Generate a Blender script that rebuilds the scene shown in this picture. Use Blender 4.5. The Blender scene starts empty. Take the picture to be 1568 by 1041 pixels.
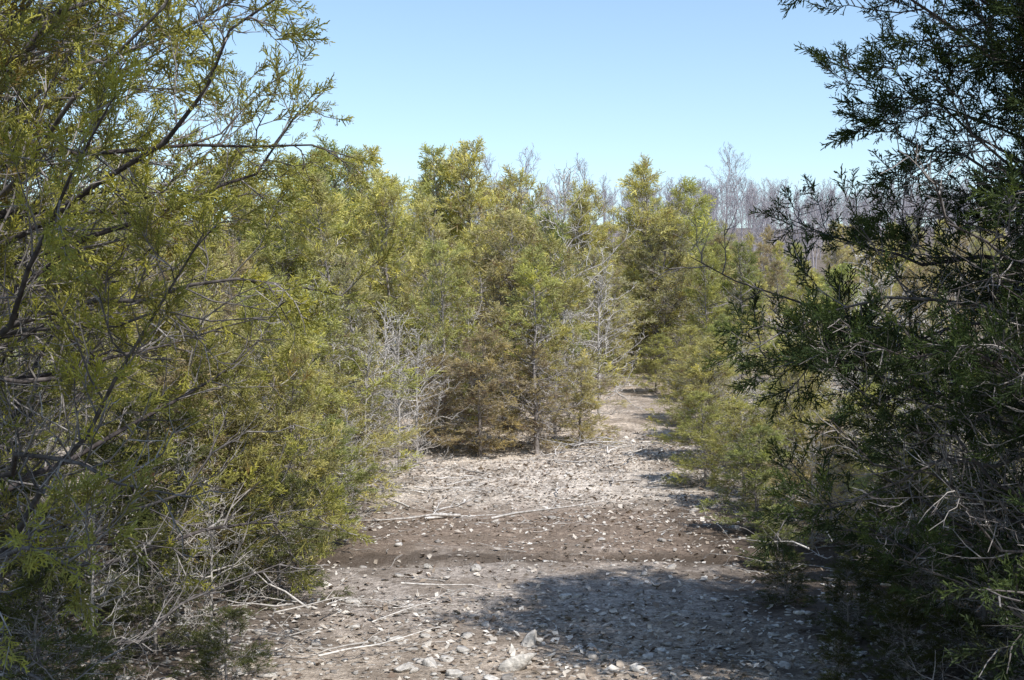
import bpy, math, numpy as np, time
T0=time.time()
rng=np.random.default_rng(7)
sc=bpy.context.scene
UP=np.array([0,0,1.0])
def nrm(v): return v/np.maximum(np.linalg.norm(v,axis=-1,keepdims=True),1e-9)

# ------------------------------------------------------------ terrain
def smooth(a,b,x):
    t=np.clip((x-a)/(b-a),0,1); return t*t*(3-2*t)
def wav(x,y,s,seed=0):
    return (np.sin(x*s*1.0+seed*1.3+1.7*np.sin(y*s*.7+seed))+np.sin(y*s*1.3-seed*.7+1.3*np.sin(x*s*.9+2)))*.5
def hgt(x,y):
    x=np.asarray(x,float); y=np.asarray(y,float)
    z=np.interp(y,[-50,0,9.6,12.5,16.5,24,34,60,100,130,400,1500],[0,0,0.02,0.05,0.32,1.0,2.1,4.8,10.8,13.3,14,10])
    z=z+0.03*wav(x,y,1.1)+0.015*wav(x,y,4.3,3)+0.008*wav(x,y,11,1)+0.4*wav(x,y,.06,2)*smooth(25,70,y)
    rut=np.exp(-((y-9.35-0.10*np.sin(x*1.3)-.05*np.sin(x*3.7))/0.10)**2)
    z=z-0.04*rut+0.02*smooth(9.45,9.75,y)*(1-smooth(10.5,12,y))
    return z

# ------------------------------------------------------------ materials
def newmat(name):
    m=bpy.data.materials.new(name); m.use_nodes=True
    nt=m.node_tree; nt.nodes.clear()
    return m,nt,nt.nodes,nt.links
def N(nodes,t,**k):
    n=nodes.new(t)
    for a,b in k.items(): setattr(n,a,b)
    return n
def mixc(nodes,links,f,a,b,mode='MIX'):
    n=nodes.new('ShaderNodeMix'); n.data_type='RGBA'; n.blend_type=mode
    for sock,v in ((n.inputs[0],f),(n.inputs[6],a),(n.inputs[7],b)):
        if isinstance(v,bpy.types.NodeSocket): links.new(v,sock)
        elif isinstance(v,(int,float)): sock.default_value=v
        else: sock.default_value=(*v,1)
    return n.outputs[2]
def mat_foliage():
    m,nt,nd,lk=newmat('cedar_foliage')
    oi=N(nd,'ShaderNodeObjectInfo'); at=N(nd,'ShaderNodeAttribute',attribute_name='tint')
    r=N(nd,'ShaderNodeValToRGB'); lk.new(at.outputs['Fac'],r.inputs[0])
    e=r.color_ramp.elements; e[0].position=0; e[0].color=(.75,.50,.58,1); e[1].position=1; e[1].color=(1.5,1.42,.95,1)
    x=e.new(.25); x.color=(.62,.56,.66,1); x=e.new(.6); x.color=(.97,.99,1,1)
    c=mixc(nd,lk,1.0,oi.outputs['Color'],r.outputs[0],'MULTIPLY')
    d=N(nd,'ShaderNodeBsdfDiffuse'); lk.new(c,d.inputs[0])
    t=N(nd,'ShaderNodeBsdfTranslucent'); lk.new(mixc(nd,lk,1.0,c,(1.2,1.2,.6),'MULTIPLY'),t.inputs[0])
    mx=N(nd,'ShaderNodeMixShader'); mx.inputs[0].default_value=.30
    lk.new(d.outputs[0],mx.inputs[1]); lk.new(t.outputs[0],mx.inputs[2])
    o=N(nd,'ShaderNodeOutputMaterial'); lk.new(mx.outputs[0],o.inputs[0]); return m
def mat_bark(name,a,b):
    m,nt,nd,lk=newmat(name)
    at=N(nd,'ShaderNodeAttribute',attribute_name='tint')
    tc=N(nd,'ShaderNodeTexCoord'); mp=N(nd,'ShaderNodeMapping'); mp.inputs['Scale'].default_value=(40,40,6); lk.new(tc.outputs['Object'],mp.inputs[0])
    nz=N(nd,'ShaderNodeTexNoise'); nz.inputs['Detail'].default_value=1.5; nz.inputs['Scale'].default_value=1; lk.new(mp.outputs[0],nz.inputs[0])
    c=mixc(nd,lk,at.outputs['Fac'],a,b)
    r=N(nd,'ShaderNodeMapRange'); lk.new(nz.outputs[0],r.inputs[0]); r.inputs[1].default_value=.3; r.inputs[2].default_value=.7; r.inputs[3].default_value=.6; r.inputs[4].default_value=1.25
    v=N(nd,'ShaderNodeVectorMath',operation='SCALE'); lk.new(c,v.inputs[0]); lk.new(r.outputs[0],v.inputs['Scale'])
    d=N(nd,'ShaderNodeBsdfDiffuse'); lk.new(v.outputs[0],d.inputs[0])
    o=N(nd,'ShaderNodeOutputMaterial'); lk.new(d.outputs[0],o.inputs[0]); return m
def mat_tint(name,stops,rough=.85,bump=0):
    m,nt,nd,lk=newmat(name)
    at=N(nd,'ShaderNodeAttribute',attribute_name='tint')
    r=N(nd,'ShaderNodeValToRGB'); lk.new(at.outputs['Fac'],r.inputs[0])
    e=r.color_ramp.elements; e[0].position=stops[0][0]; e[0].color=(*stops[0][1],1); e[1].position=stops[-1][0]; e[1].color=(*stops[-1][1],1)
    for p,c in stops[1:-1]:
        x=e.new(p); x.color=(*c,1)
    tc=N(nd,'ShaderNodeTexCoord'); nz=N(nd,'ShaderNodeTexNoise'); nz.inputs['Scale'].default_value=35; nz.inputs['Detail'].default_value=5; lk.new(tc.outputs['Object'],nz.inputs[0])
    mr=N(nd,'ShaderNodeMapRange'); lk.new(nz.outputs[0],mr.inputs[0]); mr.inputs[1].default_value=.3; mr.inputs[2].default_value=.7; mr.inputs[3].default_value=.6; mr.inputs[4].default_value=1.15
    v=N(nd,'ShaderNodeVectorMath',operation='SCALE'); lk.new(r.outputs[0],v.inputs[0]); lk.new(mr.outputs[0],v.inputs['Scale'])
    d=N(nd,'ShaderNodeBsdfPrincipled'); lk.new(v.outputs[0],d.inputs['Base Color']); d.inputs['Roughness'].default_value=rough
    if bump:
        bp=N(nd,'ShaderNodeBump'); bp.inputs['Strength'].default_value=bump; bp.inputs['Distance'].default_value=.02; lk.new(nz.outputs[0],bp.inputs['Height']); lk.new(bp.outputs[0],d.inputs['Normal'])
    o=N(nd,'ShaderNodeOutputMaterial'); lk.new(d.outputs[0],o.inputs[0]); return m
M_FOL=mat_foliage()
M_BARK=mat_bark('cedar_bark',(.14,.115,.105),(.62,.58,.54))
M_BARKD=mat_bark('cedar_bark_shaded',(.055,.045,.046),(.40,.37,.35))  # bark copy for near trees, darkened so the limbs look shaded
M_DEAD=mat_bark('dead_wood',(.36,.33,.30),(.70,.66,.61))
M_DIST=mat_bark('distant_bark_hazy',(.32,.29,.31),(.46,.43,.45))  # pale lavender grey, haze mixed into the bark colour
M_LEAF=mat_tint('dry_leaf',[(0,(.18,.13,.095)),(.3,(.34,.275,.21)),(.6,(.52,.455,.375)),(1,(.80,.75,.67))])
M_STONE=mat_tint('limestone',[(0,(.24,.215,.19)),(.5,(.46,.425,.38)),(1,(.68,.64,.58))],.9,.8)

def mat_ground():
    m,nt,nd,lk=newmat('ground_soil')
    g=N(nd,'ShaderNodeNewGeometry'); P=g.outputs['Position']
    def noise(s,det=4,rough=.6,dist=0):
        n=N(nd,'ShaderNodeTexNoise'); n.inputs['Scale'].default_value=s; n.inputs['Detail'].default_value=det; n.inputs['Roughness'].default_value=rough; n.inputs['Distortion'].default_value=dist
        lk.new(P,n.inputs['Vector']); return n.outputs[0]
    def ramp(f,st):
        r=N(nd,'ShaderNodeValToRGB'); lk.new(f,r.inputs[0]); e=r.color_ramp.elements
        e[0].position=st[0][0]; e[0].color=(*st[0][1],1); e[1].position=st[-1][0]; e[1].color=(*st[-1][1],1)
        for p,c in st[1:-1]:
            x=e.new(p); x.color=(*c,1)
        return r.outputs[0]
    def math_(op,a,b=None,c=None):
        n=N(nd,'ShaderNodeMath',operation=op)
        for i,v in enumerate((a,b,c)):
            if v is None: continue
            if isinstance(v,bpy.types.NodeSocket): lk.new(v,n.inputs[i])
            else: n.inputs[i].default_value=v
        return n.outputs[0]
    def mrange(v,a,b,c,d):
        n=N(nd,'ShaderNodeMapRange'); lk.new(v,n.inputs[0])
        for i,q in enumerate((a,b,c,d)): n.inputs[i+1].default_value=q
        return n.outputs[0]
    sx=N(nd,'ShaderNodeSeparateXYZ'); lk.new(P,sx.inputs[0]); X_,Y_=sx.outputs[0],sx.outputs[1]
    n1=noise(.9,4,.65); n1b=noise(5,4,.7)
    a2=math_('MULTIPLY_ADD',n1b,.9,math_('MULTIPLY_ADD',n1,2.2,Y_))
    f=lambda y:(y-5)/40
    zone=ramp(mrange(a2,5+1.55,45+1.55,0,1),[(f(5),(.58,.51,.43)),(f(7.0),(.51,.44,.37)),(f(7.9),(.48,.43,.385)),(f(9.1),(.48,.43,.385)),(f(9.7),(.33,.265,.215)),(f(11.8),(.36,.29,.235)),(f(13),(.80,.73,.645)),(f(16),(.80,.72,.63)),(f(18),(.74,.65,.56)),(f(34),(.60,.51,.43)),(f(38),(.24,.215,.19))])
    n2=noise(14,5,.75); n3=noise(45,4,.7); n4=noise(2.2,3,.6)
    c=mixc(nd,lk,1.0,zone,ramp(n2,[(.32,(.50,.47,.45)),(.5,(.93,.91,.88)),(.68,(1.4,1.37,1.32))]),'MULTIPLY')
    c=mixc(nd,lk,1.0,c,ramp(n3,[(.35,(.62,.60,.58)),(.65,(1.3,1.3,1.3))]),'MULTIPLY')
    c=mixc(nd,lk,ramp(n4,[(.47,(0,0,0)),(.6,(.55,.55,.55))]),c,(.22,.175,.135))
    # dark cedar needles either side of the clearing, tone deepened to read as shade
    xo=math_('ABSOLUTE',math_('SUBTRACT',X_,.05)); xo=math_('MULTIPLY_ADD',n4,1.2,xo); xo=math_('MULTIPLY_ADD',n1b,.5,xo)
    duff_shade=math_('MULTIPLY',mrange(xo,1.0+.85,1.7+.85,0,.9),mrange(Y_,10,14,1,.3))
    c=mixc(nd,lk,duff_shade,c,mixc(nd,lk,n3,(.06,.047,.038),(.17,.135,.105)))
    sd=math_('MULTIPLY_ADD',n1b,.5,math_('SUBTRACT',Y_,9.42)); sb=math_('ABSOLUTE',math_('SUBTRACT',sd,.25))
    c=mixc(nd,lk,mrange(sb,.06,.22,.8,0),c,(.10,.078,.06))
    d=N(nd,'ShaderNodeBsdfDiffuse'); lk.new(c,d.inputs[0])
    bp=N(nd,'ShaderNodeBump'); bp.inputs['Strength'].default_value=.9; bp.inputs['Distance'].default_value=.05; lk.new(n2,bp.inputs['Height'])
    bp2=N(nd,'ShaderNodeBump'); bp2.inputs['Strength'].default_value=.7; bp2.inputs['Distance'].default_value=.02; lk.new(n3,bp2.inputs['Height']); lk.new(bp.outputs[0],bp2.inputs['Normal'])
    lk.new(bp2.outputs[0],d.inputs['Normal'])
    o=N(nd,'ShaderNodeOutputMaterial'); lk.new(d.outputs[0],o.inputs[0]); return m

# ------------------------------------------------------------ mesh assembly (all quads)
class MB:
    def __init__(s): s.v=[];s.f=[];s.m=[];s.t=[];s.n=0
    def add(s,V,F,mat,tint):
        s.v.append(V.astype(np.float32)); s.f.append((F+s.n).astype(np.int32)); s.m.append(np.full(len(F),mat,np.int32)); s.t.append(tint.astype(np.float32)); s.n+=len(V)
    def ribbons(s,P,r0,r1,mat,tint):
        # hair-thin twigs: one flat strip each, random facing
        Nn,K,_=P.shape
        if Nn==0: return
        d=nrm(P[:,-1]-P[:,0]); A=nrm(np.cross(d,rng.normal(size=(Nn,3))))
        u=np.linspace(0,1,K); R=(r0[:,None]*(1-u)+r1[:,None]*u)[...,None]
        V=np.stack([P-A[:,None]*R,P+A[:,None]*R],2)
        b=(np.arange(Nn)*K*2)[:,None]; k=(np.arange(K-1)*2)[None]
        F=np.stack([b+k,b+k+1,b+k+3,b+k+2],-1).reshape(-1,4)
        s.add(V.reshape(-1,3),F,mat,np.repeat(tint,K*2))
    def tubes(s,P,r0,r1,sides,mat,tint):
        Nn,K,_=P.shape
        if Nn==0: return
        Tn=nrm(np.gradient(P,axis=1)); ref=np.where(np.abs(Tn[...,2:3])>.9,np.array([1.,0,0]),UP)
        A=nrm(np.cross(Tn,ref)); B=np.cross(Tn,A)
        u=np.linspace(0,1,K); R=r0[:,None]*(1-u)+r1[:,None]*u
        th=np.arange(sides)/sides*2*np.pi
        V=P[:,:,None]+R[:,:,None,None]*(A[:,:,None]*np.cos(th)[:,None]+B[:,:,None]*np.sin(th)[:,None])
        base=(np.arange(Nn)*K*sides)[:,None,None]; k=(np.arange(K-1)*sides)[None,:,None]; j=np.arange(sides)[None,None]; j2=(j+1)%sides
        F=np.stack([base+k+j,base+k+j2,base+k+sides+j2,base+k+sides+j],-1).reshape(-1,4)
        s.add(V.reshape(-1,3),F,mat,np.repeat(tint,K*sides))
    def sprigs(s,proto,pos,d,size,mat,tint):
        if len(pos)==0: return
        pv=proto; n=len(pos)
        d=nrm(d); rv=nrm(rng.normal(size=(n,3))); A=nrm(np.cross(d,rv)); B=np.cross(d,A)
        V=pos[:,None]+size[:,None,None]*(pv[None,:,0:1]*A[:,None]+pv[None,:,1:2]*B[:,None]+pv[None,:,2:3]*d[:,None])
        nf=len(pv)//4
        F=(np.arange(n*nf)*4)[:,None]+np.arange(4)[None]
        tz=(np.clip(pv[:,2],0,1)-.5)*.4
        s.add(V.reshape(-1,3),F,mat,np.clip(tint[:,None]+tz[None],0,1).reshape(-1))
    def mesh(s,name,mats):
        V=np.concatenate(s.v);F=np.concatenate(s.f);Mi=np.concatenate(s.m);Ti=np.concatenate(s.t)
        me=bpy.data.meshes.new(name); me.vertices.add(len(V)); me.vertices.foreach_set('co',V.ravel())
        me.loops.add(F.size); me.loops.foreach_set('vertex_index',F.ravel()); me.polygons.add(len(F))
        me.polygons.foreach_set('loop_start',np.arange(len(F),dtype=np.int32)*4)
        me.polygons.foreach_set('material_index',Mi)
        a=me.attributes.new('tint','FLOAT','POINT'); a.data.foreach_set('value',Ti)
        for m in mats: me.materials.append(m)
        me.update(calc_edges=True); return me

def blade(p0,d,l,w,pv):
    d=d/np.linalg.norm(d); r=rng.normal(size=3); s=np.cross(d,r); s/=np.linalg.norm(s)
    pv+= [p0-s*w*.4, p0+s*w*.4, p0+d*l*.92+s*w*.4, p0+d*l-s*w*.3]
def plume(nside,nsub,w,wide=1.0,ls=.48):
    pv=[]; z=np.array([0,0,1.])
    bend=rng.normal(size=3)*.15; bend[2]=0
    sp=lambda t: z*t+bend*t*t
    for a in (0,.33,.66): blade(sp(a),sp(a+.35)-sp(a),.36,w*1.1,pv)
    for i in range(nside):
        t=.05+.87*i/nside; a=i*2.4+rng.normal()*.5
        ang=rng.uniform(.55,1.05)*wide; o=np.array([math.cos(a)*math.sin(ang),math.sin(a)*math.sin(ang),math.cos(ang)])
        l=(ls*(1-t)**.6+.10)*rng.uniform(.7,1.2); b=sp(t); blade(b,o,l,w,pv)
        for j in range(nsub):
            q=b+o*l*(.2+.8*(j+rng.random())/nsub); d=o+rng.normal(size=3)*.6+z*.4; blade(q,d,rng.uniform(.09,.17),w,pv)
    return np.array(pv)

def curve(S,D,L,K,lift,wob):
    u=np.linspace(0,1,K)[None,:,None]; n=len(S)
    W=np.cumsum(rng.normal(size=(n,K,3))*wob,axis=1); W-=W[:,:1]
    return S[:,None]+D[:,None]*L[:,None,None]*u+np.asarray(lift).reshape(-1,1,1)*L[:,None,None]*u**2*UP+W*L[:,None,None]
def kids(P,L,M,smin,angr,lenf,K,lift,wob,keepL=None,smax=1.0):
    n,Kp,_=P.shape
    s=(np.arange(M)[None]+rng.random((n,M)))/M; s=smin+(smax-smin)*s
    x=s*(Kp-1); i=np.minimum(x.astype(int),Kp-2); f=(x-i)[...,None]; ar=np.arange(n)[:,None]
    S=P[ar,i]*(1-f)+P[ar,i+1]*f; Tn=nrm(P[ar,i+1]-P[ar,i])
    perp=nrm(np.cross(Tn,rng.normal(size=(n,M,3)))); side=nrm(np.cross(Tn,UP)+1e-6)
    sg=np.where(rng.random((n,M,1))<.5,-1,1); perp=nrm(perp*.9+side*sg*.5)
    a=rng.uniform(*angr,(n,M,1)); D=Tn*np.cos(a)+perp*np.sin(a)
    Lc=lenf(L[:,None],s)*rng.uniform(.6,1.25,(n,M))
    keep=np.ones((n,M),bool) if keepL is None else rng.random((n,M))<np.clip(L[:,None]/keepL,0.15,1)
    par=np.repeat(np.arange(n)[:,None],M,1)[keep]
    S=S[keep];D=nrm(D[keep]);Lc=Lc[keep]
    return curve(S,D,Lc,K,lift,wob),Lc,s[keep],par

def cedar(name,H,R,tr,npr,ns,nt,proto_list,ssize,z0=.06,foliage=1.0,dead=.15,bark=None,shape='cone',inner=.35,barktint=(.2,.9),sides=6,l2=.36,l3=.28,wob=.022,thick=.32,deadlen=1.0,liftr=(-.08,.35),w3=.0022,rr=(.7,1.08),lowdead=(0,0)):
    mb=MB()
    K=12; u=np.linspace(0,1,K)
    tp=np.stack([.02*H*np.cumsum(rng.normal(size=K))*.4*u,.02*H*np.cumsum(rng.normal(size=K))*.4*u,u*H-.1],-1)[None]
    mb.tubes(tp,np.array([tr]),np.array([tr*.08]),8,0,np.array([.3]))
    t=z0+(1-z0)*(np.arange(npr)+rng.random(npr))/npr; t=np.clip(t,0,.985)
    x=t*(K-1); i=np.minimum(x.astype(int),K-2); f=(x-i)[:,None]
    S=tp[0][i]*(1-f)+tp[0][i+1]*f
    if shape=='cone': prof=(1-t)**.65*(.65+.35*np.minimum(1,t/.2))+.06
    else: prof=np.sqrt(np.clip(1-(2*(t-.42))**2*.62,0,1))*(1-t)**.3+.05
    pd=dead*(1.8-1.6*t)+lowdead[1]*(t<lowdead[0])
    alive=rng.random(npr)>pd
    L=R*prof*rng.uniform(*rr,npr)*np.where(alive,1,deadlen)
    az=np.arange(npr)*2.4+rng.normal(size=npr)*.5; el=np.radians(5+50*t**1.2)+rng.normal(size=npr)*.2
    D=np.stack([np.cos(az)*np.cos(el),np.sin(az)*np.cos(el),np.sin(el)],-1)
    P1=curve(S,D,L,9,rng.uniform(*liftr,npr),wob)
    r=tr*thick*(L/L.max())**.8+.003
    mb.tubes(P1,r,r*.15,sides,0,rng.uniform(*barktint,npr)*.4)
    P2,L2,s2,p2=kids(P1,L,ns,.12,(.5,1.25),lambda l,s:(l2*l*(1.1-s)+.07*R),5,.12,.05,keepL=R*.9)
    mb.tubes(P2,.003+.005*L2,.0015+0*L2,3,0,rng.uniform(*barktint,len(L2)))
    al2=alive[p2]&(rng.random(len(L2))<foliage)
    P3,L3,s3,p3=kids(P2,L2,nt,.12,(.4,1.2),lambda l,s:(l3*l*(1.2-s)+.03*R),3,.1,.06,keepL=np.median(L2)*.9)
    mb.ribbons(P3,np.full(len(L3),w3),np.full(len(L3),w3*.45),0,rng.uniform(*barktint,len(L3)))
    lt=rng.random(len(L2)); gr=rng.random(npr)
    if foliage>0:
        al3=al2[p3]&((s2[p3]+.35*s3)>inner*rng.uniform(.4,1.5,len(L3)))
        idx=np.where(al3)[0]
        tb=.45*lt[p3]+.3*gr[p2[p3]]+.15
        pos=P3[idx,1]; d=nrm(P3[idx,2]-P3[idx,0])+rng.normal(size=(len(idx),3))*.3+UP*.2
        pr=rng.integers(0,len(proto_list),len(idx))
        for k,pp in enumerate(proto_list):
            mk=pr==k
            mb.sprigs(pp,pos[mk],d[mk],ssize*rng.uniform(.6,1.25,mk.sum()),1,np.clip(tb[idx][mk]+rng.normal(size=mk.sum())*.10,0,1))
        i2=np.where(al2)[0]
        mb.sprigs(proto_list[1],P2[i2,3],P2[i2,-1]-P2[i2,-2],ssize*rng.uniform(.9,1.3,len(i2)),1,np.clip(.45*lt[i2]+.3,0,1))
        mb.sprigs(proto_list[2],P2[i2,4],P2[i2,-1]-P2[i2,-2],ssize*rng.uniform(.8,1.2,len(i2)),1,np.clip(.45*lt[i2]+.35,0,1))
        i1=np.where(alive)[0]
        for q in np.linspace(.75,1,4):
            xx=q*8; a0=min(int(xx),7); ff=xx-a0
            pos=P1[i1,a0]*(1-ff)+P1[i1,a0+1]*ff
            mb.sprigs(proto_list[0],pos,nrm(P1[i1,a0+1]-P1[i1,a0])+rng.normal(size=(len(i1),3))*.3,ssize*rng.uniform(.8,1.2,len(i1)),1,np.clip(.3*gr[i1]+.4,0,1))
    return mb.mesh(name,[bark or M_BARK,M_FOL])

def place(name,me,x,y,s=1,rz=0,color=(.12,.13,.04),sink=0.03,sz=None,parent=None,tilt=0):
    o=bpy.data.objects.new(name,me); sc.collection.objects.link(o)
    o.location=(x,y,float(hgt(x,y))-sink); o.rotation_euler=(tilt,0,rz); o.scale=(s,s,sz or s); o.color=(*color,1)
    if parent: o.parent=parent
    return o

# ------------------------------------------------------------ ground
xs=np.concatenate([-np.geomspace(1500,8,40),np.linspace(-7.5,7.5,181),np.geomspace(8,1500,40)])
ys=np.concatenate([[-400,-150,-60,-25,-10,-4,0,2],np.linspace(3.5,20,240),np.geomspace(20.4,1500,70)])
X,Y=np.meshgrid(xs,ys); Z=hgt(X,Y)
nx,ny=len(xs),len(ys); ii=np.arange(nx*ny).reshape(ny,nx)
F=np.stack([ii[:-1,:-1],ii[:-1,1:],ii[1:,1:],ii[1:,:-1]],-1).reshape(-1,4)
g=MB(); g.add(np.stack([X,Y,Z],-1).reshape(-1,3),F,0,np.zeros(nx*ny))
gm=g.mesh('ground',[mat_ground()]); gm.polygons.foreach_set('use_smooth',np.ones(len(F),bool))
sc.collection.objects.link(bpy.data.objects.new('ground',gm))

# ------------------------------------------------------------ tree meshes
PN=[plume(14,3,.046,1.0,.34) for _ in range(4)]
PF=[plume(7,1,.065,1.0,.42) for _ in range(4)]
fgL=cedar('cedar_fg_a',5.8,2.6,.08,165,20,7,PN,.112,z0=.03,dead=.10,inner=.5,l2=.26,l3=.24,wob=.028,thick=.22,deadlen=.9,w3=.0028,foliage=.9,rr=(.78,1.0),lowdead=(.30,.55),bark=M_BARKD)
fgR=cedar('cedar_fg_b',5.4,2.5,.08,165,20,7,PN,.118,z0=.03,dead=.16,inner=.45,l2=.26,l3=.24,wob=.03,thick=.2,deadlen=.9,w3=.0028,foliage=.92,liftr=(-.25,.25),lowdead=(.24,.5),bark=M_BARKD)
shade_tall=cedar('cedar_shade_tall',9.0,2.5,.13,100,13,5,PF,.34,z0=.36,dead=.05,inner=.2,sides=6,wob=.03,shape='ov')  # high-crowned variant shaped to throw shade from out of view
print('fg',time.time()-T0,len(fgL.polygons),len(fgR.polygons))
var=[]
for k in range(7):
    var.append(cedar('cedar_var',4.5,[1.1,.9,1.3,1.05,.85,1.2,.95][k],.045,70,9,4,PF,.20,z0=[.05,.1,.03,.10,.07,.04,.12][k],dead=[.25,.4,.2,.5,.3,.25,.8][k],shape=['ov','cone','ov','cone','ov','ov','cone'][k],inner=.4,barktint=(.4,1),sides=4,wob=.04,w3=.0045,foliage=.85,rr=(.5,1.2)))
dead=[cedar('dead_var',3.0,1.1,.032,44,8,5,PF,.12,z0=.03,foliage=0,bark=M_DEAD,barktint=(.2,1),sides=4,shape='ov',wob=.04,thick=.4,w3=.004) for _ in range(3)]
print('var',time.time()-T0,[len(v.polygons) for v in var])

# foreground trees; right-hand ones have shade put into a dark foliage colour
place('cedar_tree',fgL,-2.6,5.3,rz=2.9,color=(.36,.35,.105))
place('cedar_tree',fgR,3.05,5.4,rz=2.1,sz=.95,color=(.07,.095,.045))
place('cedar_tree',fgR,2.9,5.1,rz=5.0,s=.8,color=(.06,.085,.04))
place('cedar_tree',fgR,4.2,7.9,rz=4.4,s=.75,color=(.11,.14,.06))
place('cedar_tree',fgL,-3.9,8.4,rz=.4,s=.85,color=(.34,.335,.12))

GREEN=[(.48,.48,.20),(.56,.52,.24),(.38,.41,.18),(.56,.50,.28),(.54,.51,.22),(.50,.42,.28),(.50,.47,.28)]  # cedar foliage tones, lifted and greyed to imitate haze
tb_x=[-.50,-.12,-.07,-.033,0,.035,.065,.095,.114,.145,.17,.25,.45]
tb_s=[.15,.158,.155,.162,.138,.134,.124,.122,.140,.118,.082,.076,.082]
def pathx(y): return np.interp(y,[15,20,24,30,33,46],[1.6,2.05,2.9,4.4,5.2,9])
pts=[]
def free(x,y,d):
    return all((x-a)**2+(y-b)**2>d*d for a,b in pts)
cnt=0
for tries in range(7000):
    y=rng.uniform(8.5,35); x=rng.uniform(-.45*y-1.2,.45*y+1.2)
    Hmax=1.7+np.interp(x/y,tb_x,tb_s)*y-float(hgt(x,y))
    H=Hmax*rng.uniform(.45,.99) if y>15.5 else Hmax*rng.uniform(.4,.85)
    H=min(H,6.0)
    rr=H*.22
    if y>15.2:
        if y<24 and abs(x-pathx(y))<.4+rr*.8: continue
        if y<28 and abs(x-pathx(29)*y/29)<rr*.5: continue
        if y-15.2<rr*.6 : continue
        sp=.85+.022*y
    else:
        le=np.interp(y,[8,9.5,12,15.3],[-1.2,-1.15,-1.2,-1.1]); ri=np.interp(y,[8,9.5,12,15.3],[2.2,2.1,2.0,2.1])
        if le-rr*.9<x<ri+rr*.9: continue
        sp=.95
    if not free(x,y,sp): continue
    pts.append((x,y)); cnt+=1
    s=H/4.5
    if rng.random()<.12:
        place('dead_cedar',dead[rng.integers(3)],x,y,s=H*.62/3,rz=rng.uniform(0,6.28)); continue
    c=np.array(GREEN[rng.integers(len(GREEN))])*rng.uniform(.7,1.08)
    place('cedar_tree',var[rng.integers(7)],x,y,s=s*rng.uniform(.95,1.5),sz=s,rz=rng.uniform(0,6.28),color=tuple(c),tilt=rng.normal()*.06)
print('bg trees',cnt,time.time()-T0)
for x,y,top in [(-2.3,22,.155),(-1.45,22,.155),(-.75,21.5,.162),(.2,22,.134),(2.9,24.5,.140),(3.3,25,.125),(1.2,24,.124),(5.2,34,.11),(4.0,34.5,.115),(-4,22,.15),(-3.2,20,.15)]:
    H=1.7+top*y-float(hgt(x,y)); place('cedar_tree',var[[0,4,1,0,4][rng.integers(5)]],x,y,s=H/4.5*1.2,sz=H/4.5,rz=rng.uniform(0,6),color=GREEN[rng.integers(3)])
for x,y,h in [(-1.6,15.6,2.0),(-1.15,15.0,1.7),(-1.3,14.2,1.9),(-2.1,14.6,2.3),(1.3,18.5,2.4),(.85,20.5,4.0),(-.6,16.9,2.0),(3.4,10.5,1.8),(3.0,12.6,2.1),(3.6,11.8,2.4),(3.9,13.5,2.6),(4.3,12,2.4),(-2.2,11.5,1.8),(-1.5,12.6,1.8),(2.7,7.6,1.5),(3.2,8.4,1.8),(2.4,9.9,1.1),(-2.0,7.4,1.2),(2.6,6.4,1.3),(3.4,7.2,2.0),(-1.45,10.8,1.1),(-1.6,6.6,1.0),(-1.9,5.6,1.1)]:
    place('dead_cedar',dead[rng.integers(3)],x,y,s=h/3,rz=rng.uniform(0,6))
for x,y,h,c in [(-.4,15.6,1.5,5),(.3,16,1.3,5),(.9,16.3,1.1,3),(-.9,15.9,1.2,5),(.6,17.2,2.6,1),(.0,17.6,2.9,3),(2.1,13.4,1.0,0),(2.3,12.2,1.0,4),(2.45,15.0,1.4,1),(3.1,14.2,1.5,0),(-1.7,11.8,1.3,1),(-1.65,13.5,1.3,3),(-1.55,9.9,1.0,2),(-1.55,8.2,.8,2),(2.1,10.6,.9,2),(2.7,16.8,1.3,6),(3.3,11.2,1.2,0),(2.7,11.5,1.1,4),(3.0,9.4,1.1,2),(2.5,21.5,1.0,0),(3.0,20.5,1.2,4),(2.6,18.4,1.1,1),(1.95,9.2,.5,2),(2.6,8.6,.8,2),(-2.1,9.0,1.5,1),(-2.3,7.6,1.3,2),(-2.9,10.2,2.0,4),(-2.0,12.8,2.0,0),(5.0,32.5,1.6,1),(-1.9,6.6,.7,2),(-3.1,7.0,1.6,2),(2.1,24.3,1.2,1),(2.6,24.8,1.3,0),(1.7,23.4,1.3,4),(2.9,26,1.2,6),(2.4,6.3,.9,2),(1.9,7.0,.45,2),(2.9,6.0,1.1,2),(1.9,5.9,.5,2),(1.75,7.9,.4,2),(2.4,7.4,.8,2),(1.5,5.7,.35,2),(-1.3,5.6,.5,2),(-1.9,4.9,.8,2)]:
    dk=.85 if y>9 else (.25 if x>0 else .38)  # near shrubs get darker foliage to stand for deep shade
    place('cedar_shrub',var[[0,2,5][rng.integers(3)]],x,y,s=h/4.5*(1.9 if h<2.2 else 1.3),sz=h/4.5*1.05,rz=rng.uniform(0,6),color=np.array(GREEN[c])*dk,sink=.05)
# trees beside and behind the viewer; high-crowned ones added unseen to cast shade
for x,y,h,k,w_ in [(5.9,6.0,5.0,2,1.2),(6.5,5.0,5.2,1,1.2),(3.6,1.3,3.0,5,1.2)]:
    place('cedar_tree',var[k],x,y,s=h/4.5*w_,sz=h/4.5,rz=k,color=GREEN[k])
place('cedar_tree',shade_tall,1.25,-.35,rz=1,color=(.14,.17,.06))
place('cedar_tree',shade_tall,2.3,-1.9,s=1.05,rz=3,color=(.14,.17,.06))
place('cedar_tree',shade_tall,.75,.55,s=.8,rz=4,color=(.14,.17,.06))
place('cedar_tree',shade_tall,5.1,3.0,s=.74,rz=5,color=(.14,.17,.06))

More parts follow.
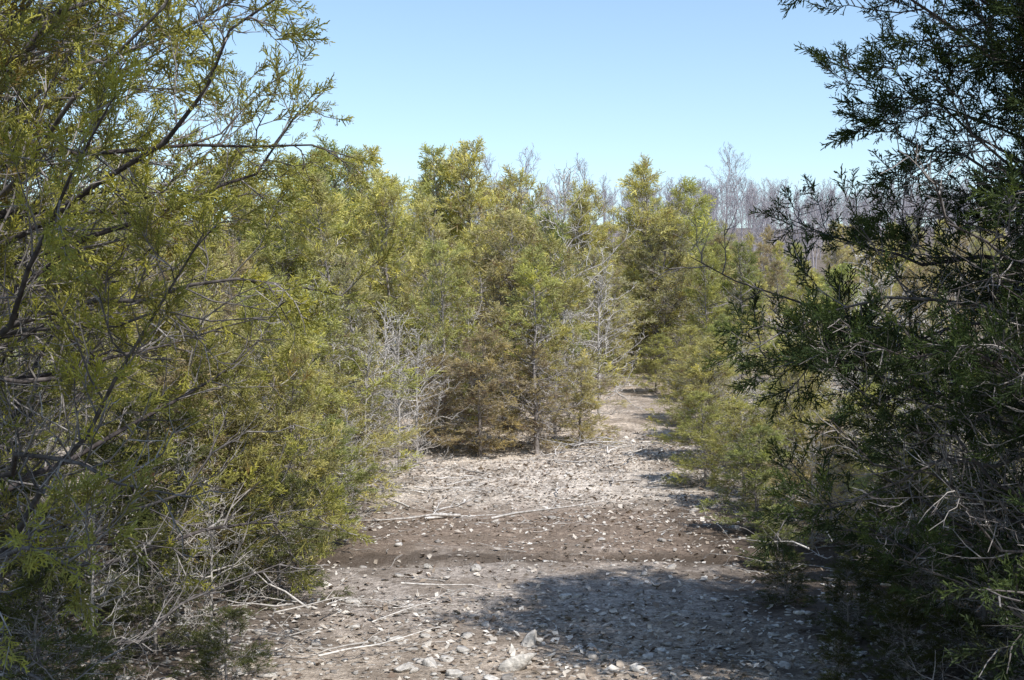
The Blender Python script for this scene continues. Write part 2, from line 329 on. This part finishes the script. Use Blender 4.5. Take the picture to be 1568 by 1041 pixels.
# ------------------------------------------------------------ distant woods
def bare(H,n):
    mb=MB(); u=np.linspace(0,1,6)
    P0=np.zeros((1,6,3)); P0[0,:,2]=u*H*.8; P0[0,:,:2]=rng.normal(size=(6,2))*.03*H*u[:,None]
    mb.tubes(P0,np.array([.08]),np.array([.015]),5,0,np.array([.5]))
    P1,L1,_,_=kids(P0,np.array([H]),n,.2,(.4,.9),lambda l,s:l*.36*(1.25-s)+0*s,5,.25,.03)
    mb.tubes(P1,np.full(len(L1),.022),np.full(len(L1),.007),3,0,rng.random(len(L1)))
    P2,L2,_,_=kids(P1,L1,8,.2,(.4,1.0),lambda l,s:l*.45*(1.2-s)+.1,4,.15,.05)
    mb.ribbons(P2,np.full(len(L2),.013),np.full(len(L2),.006),0,rng.random(len(L2)))
    P3,L3,_,_=kids(P2,L2,4,.2,(.4,1.0),lambda l,s:l*.5*(1.2-s)+.12,3,.1,.06)
    mb.ribbons(P3,np.full(len(L3),.009),np.full(len(L3),.005),0,rng.random(len(L3)))
    return mb.mesh('bare_var',[M_DIST])
bv=[bare(7.5,20) for _ in range(4)]
woods=bpy.data.objects.new('distant_woods',None); sc.collection.objects.link(woods)
for i in range(400):
    y=rng.uniform(48,116); x=rng.uniform(.10*y,.5*y) if i%5 else rng.uniform(-.15*y,.1*y)
    if x<.1*y: y=max(y,66)
    place('bare_tree',bv[rng.integers(4)],x,y,s=rng.uniform(.38,.66),rz=rng.uniform(0,6),parent=woods)
for x,y,s in [(17,98,1.0),(17.9,99,.9),(1,70,.95),(4,75,.85),(8.5,80,.8),(-1.5,72,.9)]:
    place('bare_tree',bv[rng.integers(4)],x,y,s=s,rz=rng.uniform(0,6),parent=woods)
for i in range(50):
    y=rng.uniform(36,54); x=rng.uniform(-.1*y,.45*y)
    place('cedar_tree_far',var[rng.integers(6)],x,y,s=rng.uniform(.45,.62),rz=rng.uniform(0,6),color=GREEN[rng.integers(7)],parent=woods)

# ------------------------------------------------------------ litter, stones, twigs
def scatter(n,y0,y1,x0,x1,pw=1.0):
    y=y0+(y1-y0)*rng.random(n)**pw; x=rng.uniform(x0,x1,n); return x,y
mb=MB(); n=38000
x,y=scatter(n,5.0,17.5,-3.2,4.5); w=wav(x,y,1.6,5)+rng.normal(size=n)*.5
dens=np.interp(y,[5,7.6,8.2,9.3,9.8,12,13,17],[1,.9,.3,.3,.4,.5,1,1])*np.where((np.abs(x-.1)>1.7)&(y<11),.45,1)
k=(rng.random(n)<dens)&(w>-.6); x=x[k];y=y[k];n=len(x); z=hgt(x,y)
a=rng.uniform(0,6.28,n); L=rng.uniform(.008,.026,n)*np.where(rng.random(n)<.10,1.7,1); W=L*rng.uniform(.4,.8,n)
d=np.stack([np.cos(a),np.sin(a),rng.normal(size=n)*.35],-1); s_=np.stack([-np.sin(a),np.cos(a),rng.normal(size=n)*.35],-1)
c=np.stack([x,y,z+.004+rng.random(n)*.012],-1); up=UP*(L*.35)[:,None]
A=c-d*L[:,None]; B=c+s_*W[:,None]+up*rng.random((n,1)); C=c+d*L[:,None]; Dd=c-s_*W[:,None]+up*rng.random((n,1))
V=np.stack([A,B,C,Dd],1).reshape(-1,3); F=np.arange(n*4).reshape(-1,4)
mb.add(V,F,0,np.repeat(rng.random(n)**1.1,4)); sc.collection.objects.link(bpy.data.objects.new('leaf_litter',mb.mesh('leaf_litter',[M_LEAF])))

def stone(nu=10,nv=6,seed=0,rough=.25):
    th=np.linspace(0,2*np.pi,nu,endpoint=False); ph=np.linspace(.02,np.pi-.02,nv)
    T,Pp=np.meshgrid(th,ph); v=np.stack([np.cos(T)*np.sin(Pp),np.sin(T)*np.sin(Pp),np.cos(Pp)],-1)
    r=np.random.default_rng(seed)
    for q in range(10):
        dd=nrm(r.normal(size=3)); h=r.uniform(.3,.7); ex=np.maximum(0,(v@dd)-h); v=v-ex[...,None]*dd
    v=v*(1+r.normal(size=v.shape[:2]+(1,))*rough*.15)
    i=np.arange(nu*nv).reshape(nv,nu); F=np.stack([i[:-1],np.roll(i,-1,1)[:-1],np.roll(i,-1,1)[1:],i[1:]],-1).reshape(-1,4)
    return v.reshape(-1,3),F
st=[stone(7,5,i) for i in range(5)]
mb=MB()
for i in range(4400):
    xx=rng.uniform(-2.2,2.6); yy=rng.choice([rng.uniform(5.2,8.2),rng.uniform(8,12.5),rng.uniform(12.2,17)],p=[.5,.15,.35])
    v,F=st[rng.integers(5)]; s=rng.uniform(.006,.026)*(1 if rng.random()<.92 else 2.2); ca,sa=math.cos(i),math.sin(i)
    q=v*np.array([s*1.4,s,s*.6]); q=np.stack([q[:,0]*ca-q[:,1]*sa,q[:,0]*sa+q[:,1]*ca,q[:,2]],-1)+np.array([xx,yy,float(hgt(xx,yy))+s*.1])
    mb.add(q,F,0,np.full(len(v),rng.random()))
sc.collection.objects.link(bpy.data.objects.new('gravel',mb.mesh('gravel',[M_STONE])))
for i,(xx,yy,s) in enumerate([(.03,6.45,.09),(.10,6.95,.075),(-.42,6.5,.055),(-.3,6.25,.05),(.2,6.7,.04),(-.25,8.9,.05),(-.6,9.0,.04),(.0,8.95,.04),(.45,6.9,.045),(-.15,11.2,.05),(-.55,6.3,.045),(-.1,6.2,.05)]):
    v,F=stone(18,11,20+i,.3); mb=MB(); mb.add(v*np.array([s*1.4,s,s*.75]),F,0,np.full(len(v),rng.uniform(.6,.95)))
    o=bpy.data.objects.new('limestone_rock',mb.mesh('rock',[M_STONE])); sc.collection.objects.link(o); o.location=(xx,yy,float(hgt(xx,yy))+s*.2); o.rotation_euler=(rng.normal()*.25,rng.normal()*.25,i)
def twigs(name,cx,cy,sx,sy,n,Lr,h,rad=.006):
    mb=MB(); x=cx+rng.normal(size=n)*sx; y=cy+rng.normal(size=n)*sy; a=rng.uniform(0,3.14,n)
    S=np.stack([x,y,hgt(x,y)+.01+rng.random(n)*h],-1); D=np.stack([np.cos(a),np.sin(a)*.6,rng.normal(size=n)*.12*(1 if h>.05 else .15)],-1); L=rng.uniform(*Lr,n)
    P=curve(S,nrm(D),L,6,-.05 if h>.05 else 0,.03); P[...,2]=np.maximum(P[...,2],hgt(P[...,0],P[...,1])+.006)
    mb.tubes(P,rad*rng.uniform(.5,1.3,n),np.full(n,.0015),4,0,rng.random(n))
    P2,L2,_,_=kids(P,L,5,.2,(.4,1.0),lambda l,s:l*.35*(1.2-s),4,-.03,.04); P2[...,2]=np.maximum(P2[...,2],hgt(P2[...,0],P2[...,1])+.004)
    mb.tubes(P2,np.full(len(L2),rad*.4),np.full(len(L2),.001),3,0,rng.random(len(L2)))
    sc.collection.objects.link(bpy.data.objects.new(name,mb.mesh(name,[M_DEAD])))
twigs('brush_pile',.9,14.8,.35,.25,30,(.4,1.0),.25,.009)
twigs('brush_pile',-.8,13.2,.35,.3,20,(.4,.9),.12,.009)
twigs('fallen_branch',-.75,11.6,.5,.25,7,(.6,1.3),.03,.012)
twigs('fallen_branch',1.3,13.2,.5,.3,8,(.5,1.0),.04,.009)
twigs('fallen_branch',-1.3,7.2,.4,.5,16,(.3,.9),.12,.006)
twigs('twig_litter',.3,10,1.6,3.0,130,(.1,.4),.01,.003)
twigs('brush_pile',2.9,9.5,.5,1.0,30,(.4,1.1),.3,.007)

# ------------------------------------------------------------ light, sky, camera
el=math.radians(52); az=math.atan2(.62,-.78)
sd=np.array([math.sin(az)*math.cos(el),math.cos(az)*math.cos(el),math.sin(el)])
from mathutils import Vector
sl=bpy.data.lights.new('sun','SUN'); sl.energy=5.0; sl.angle=math.radians(.5); sl.color=(1,.955,.90)
so=bpy.data.objects.new('sun',sl); sc.collection.objects.link(so); so.rotation_euler=Vector(-sd).to_track_quat('-Z','Y').to_euler(); so.location=(10,-10,20)
w=bpy.data.worlds.new('World'); sc.world=w; w.use_nodes=True; nt=w.node_tree
sk=nt.nodes.new('ShaderNodeTexSky'); sk.sky_type='NISHITA'; sk.sun_disc=False; sk.sun_elevation=el; sk.sun_rotation=az; sk.air_density=1.2; sk.dust_density=.5; sk.ozone_density=1.6
col=mixc(nt.nodes,nt.links,1.0,sk.outputs[0],(1.26,1.30,1.34),'MULTIPLY')
nt.links.new(col,nt.nodes['Background'].inputs[0]); nt.nodes['Background'].inputs[1].default_value=.15
cam=bpy.data.cameras.new('camera'); cam.sensor_width=36; cam.lens=43.46; cam.clip_end=4000; cam.clip_start=.05
co=bpy.data.objects.new('camera',cam); sc.collection.objects.link(co); co.location=(0,0,1.7); co.rotation_euler=(math.radians(90),0,0); sc.camera=co
sc.view_settings.view_transform='Standard'; sc.view_settings.look='None'; sc.view_settings.exposure=0
print('done',time.time()-T0)
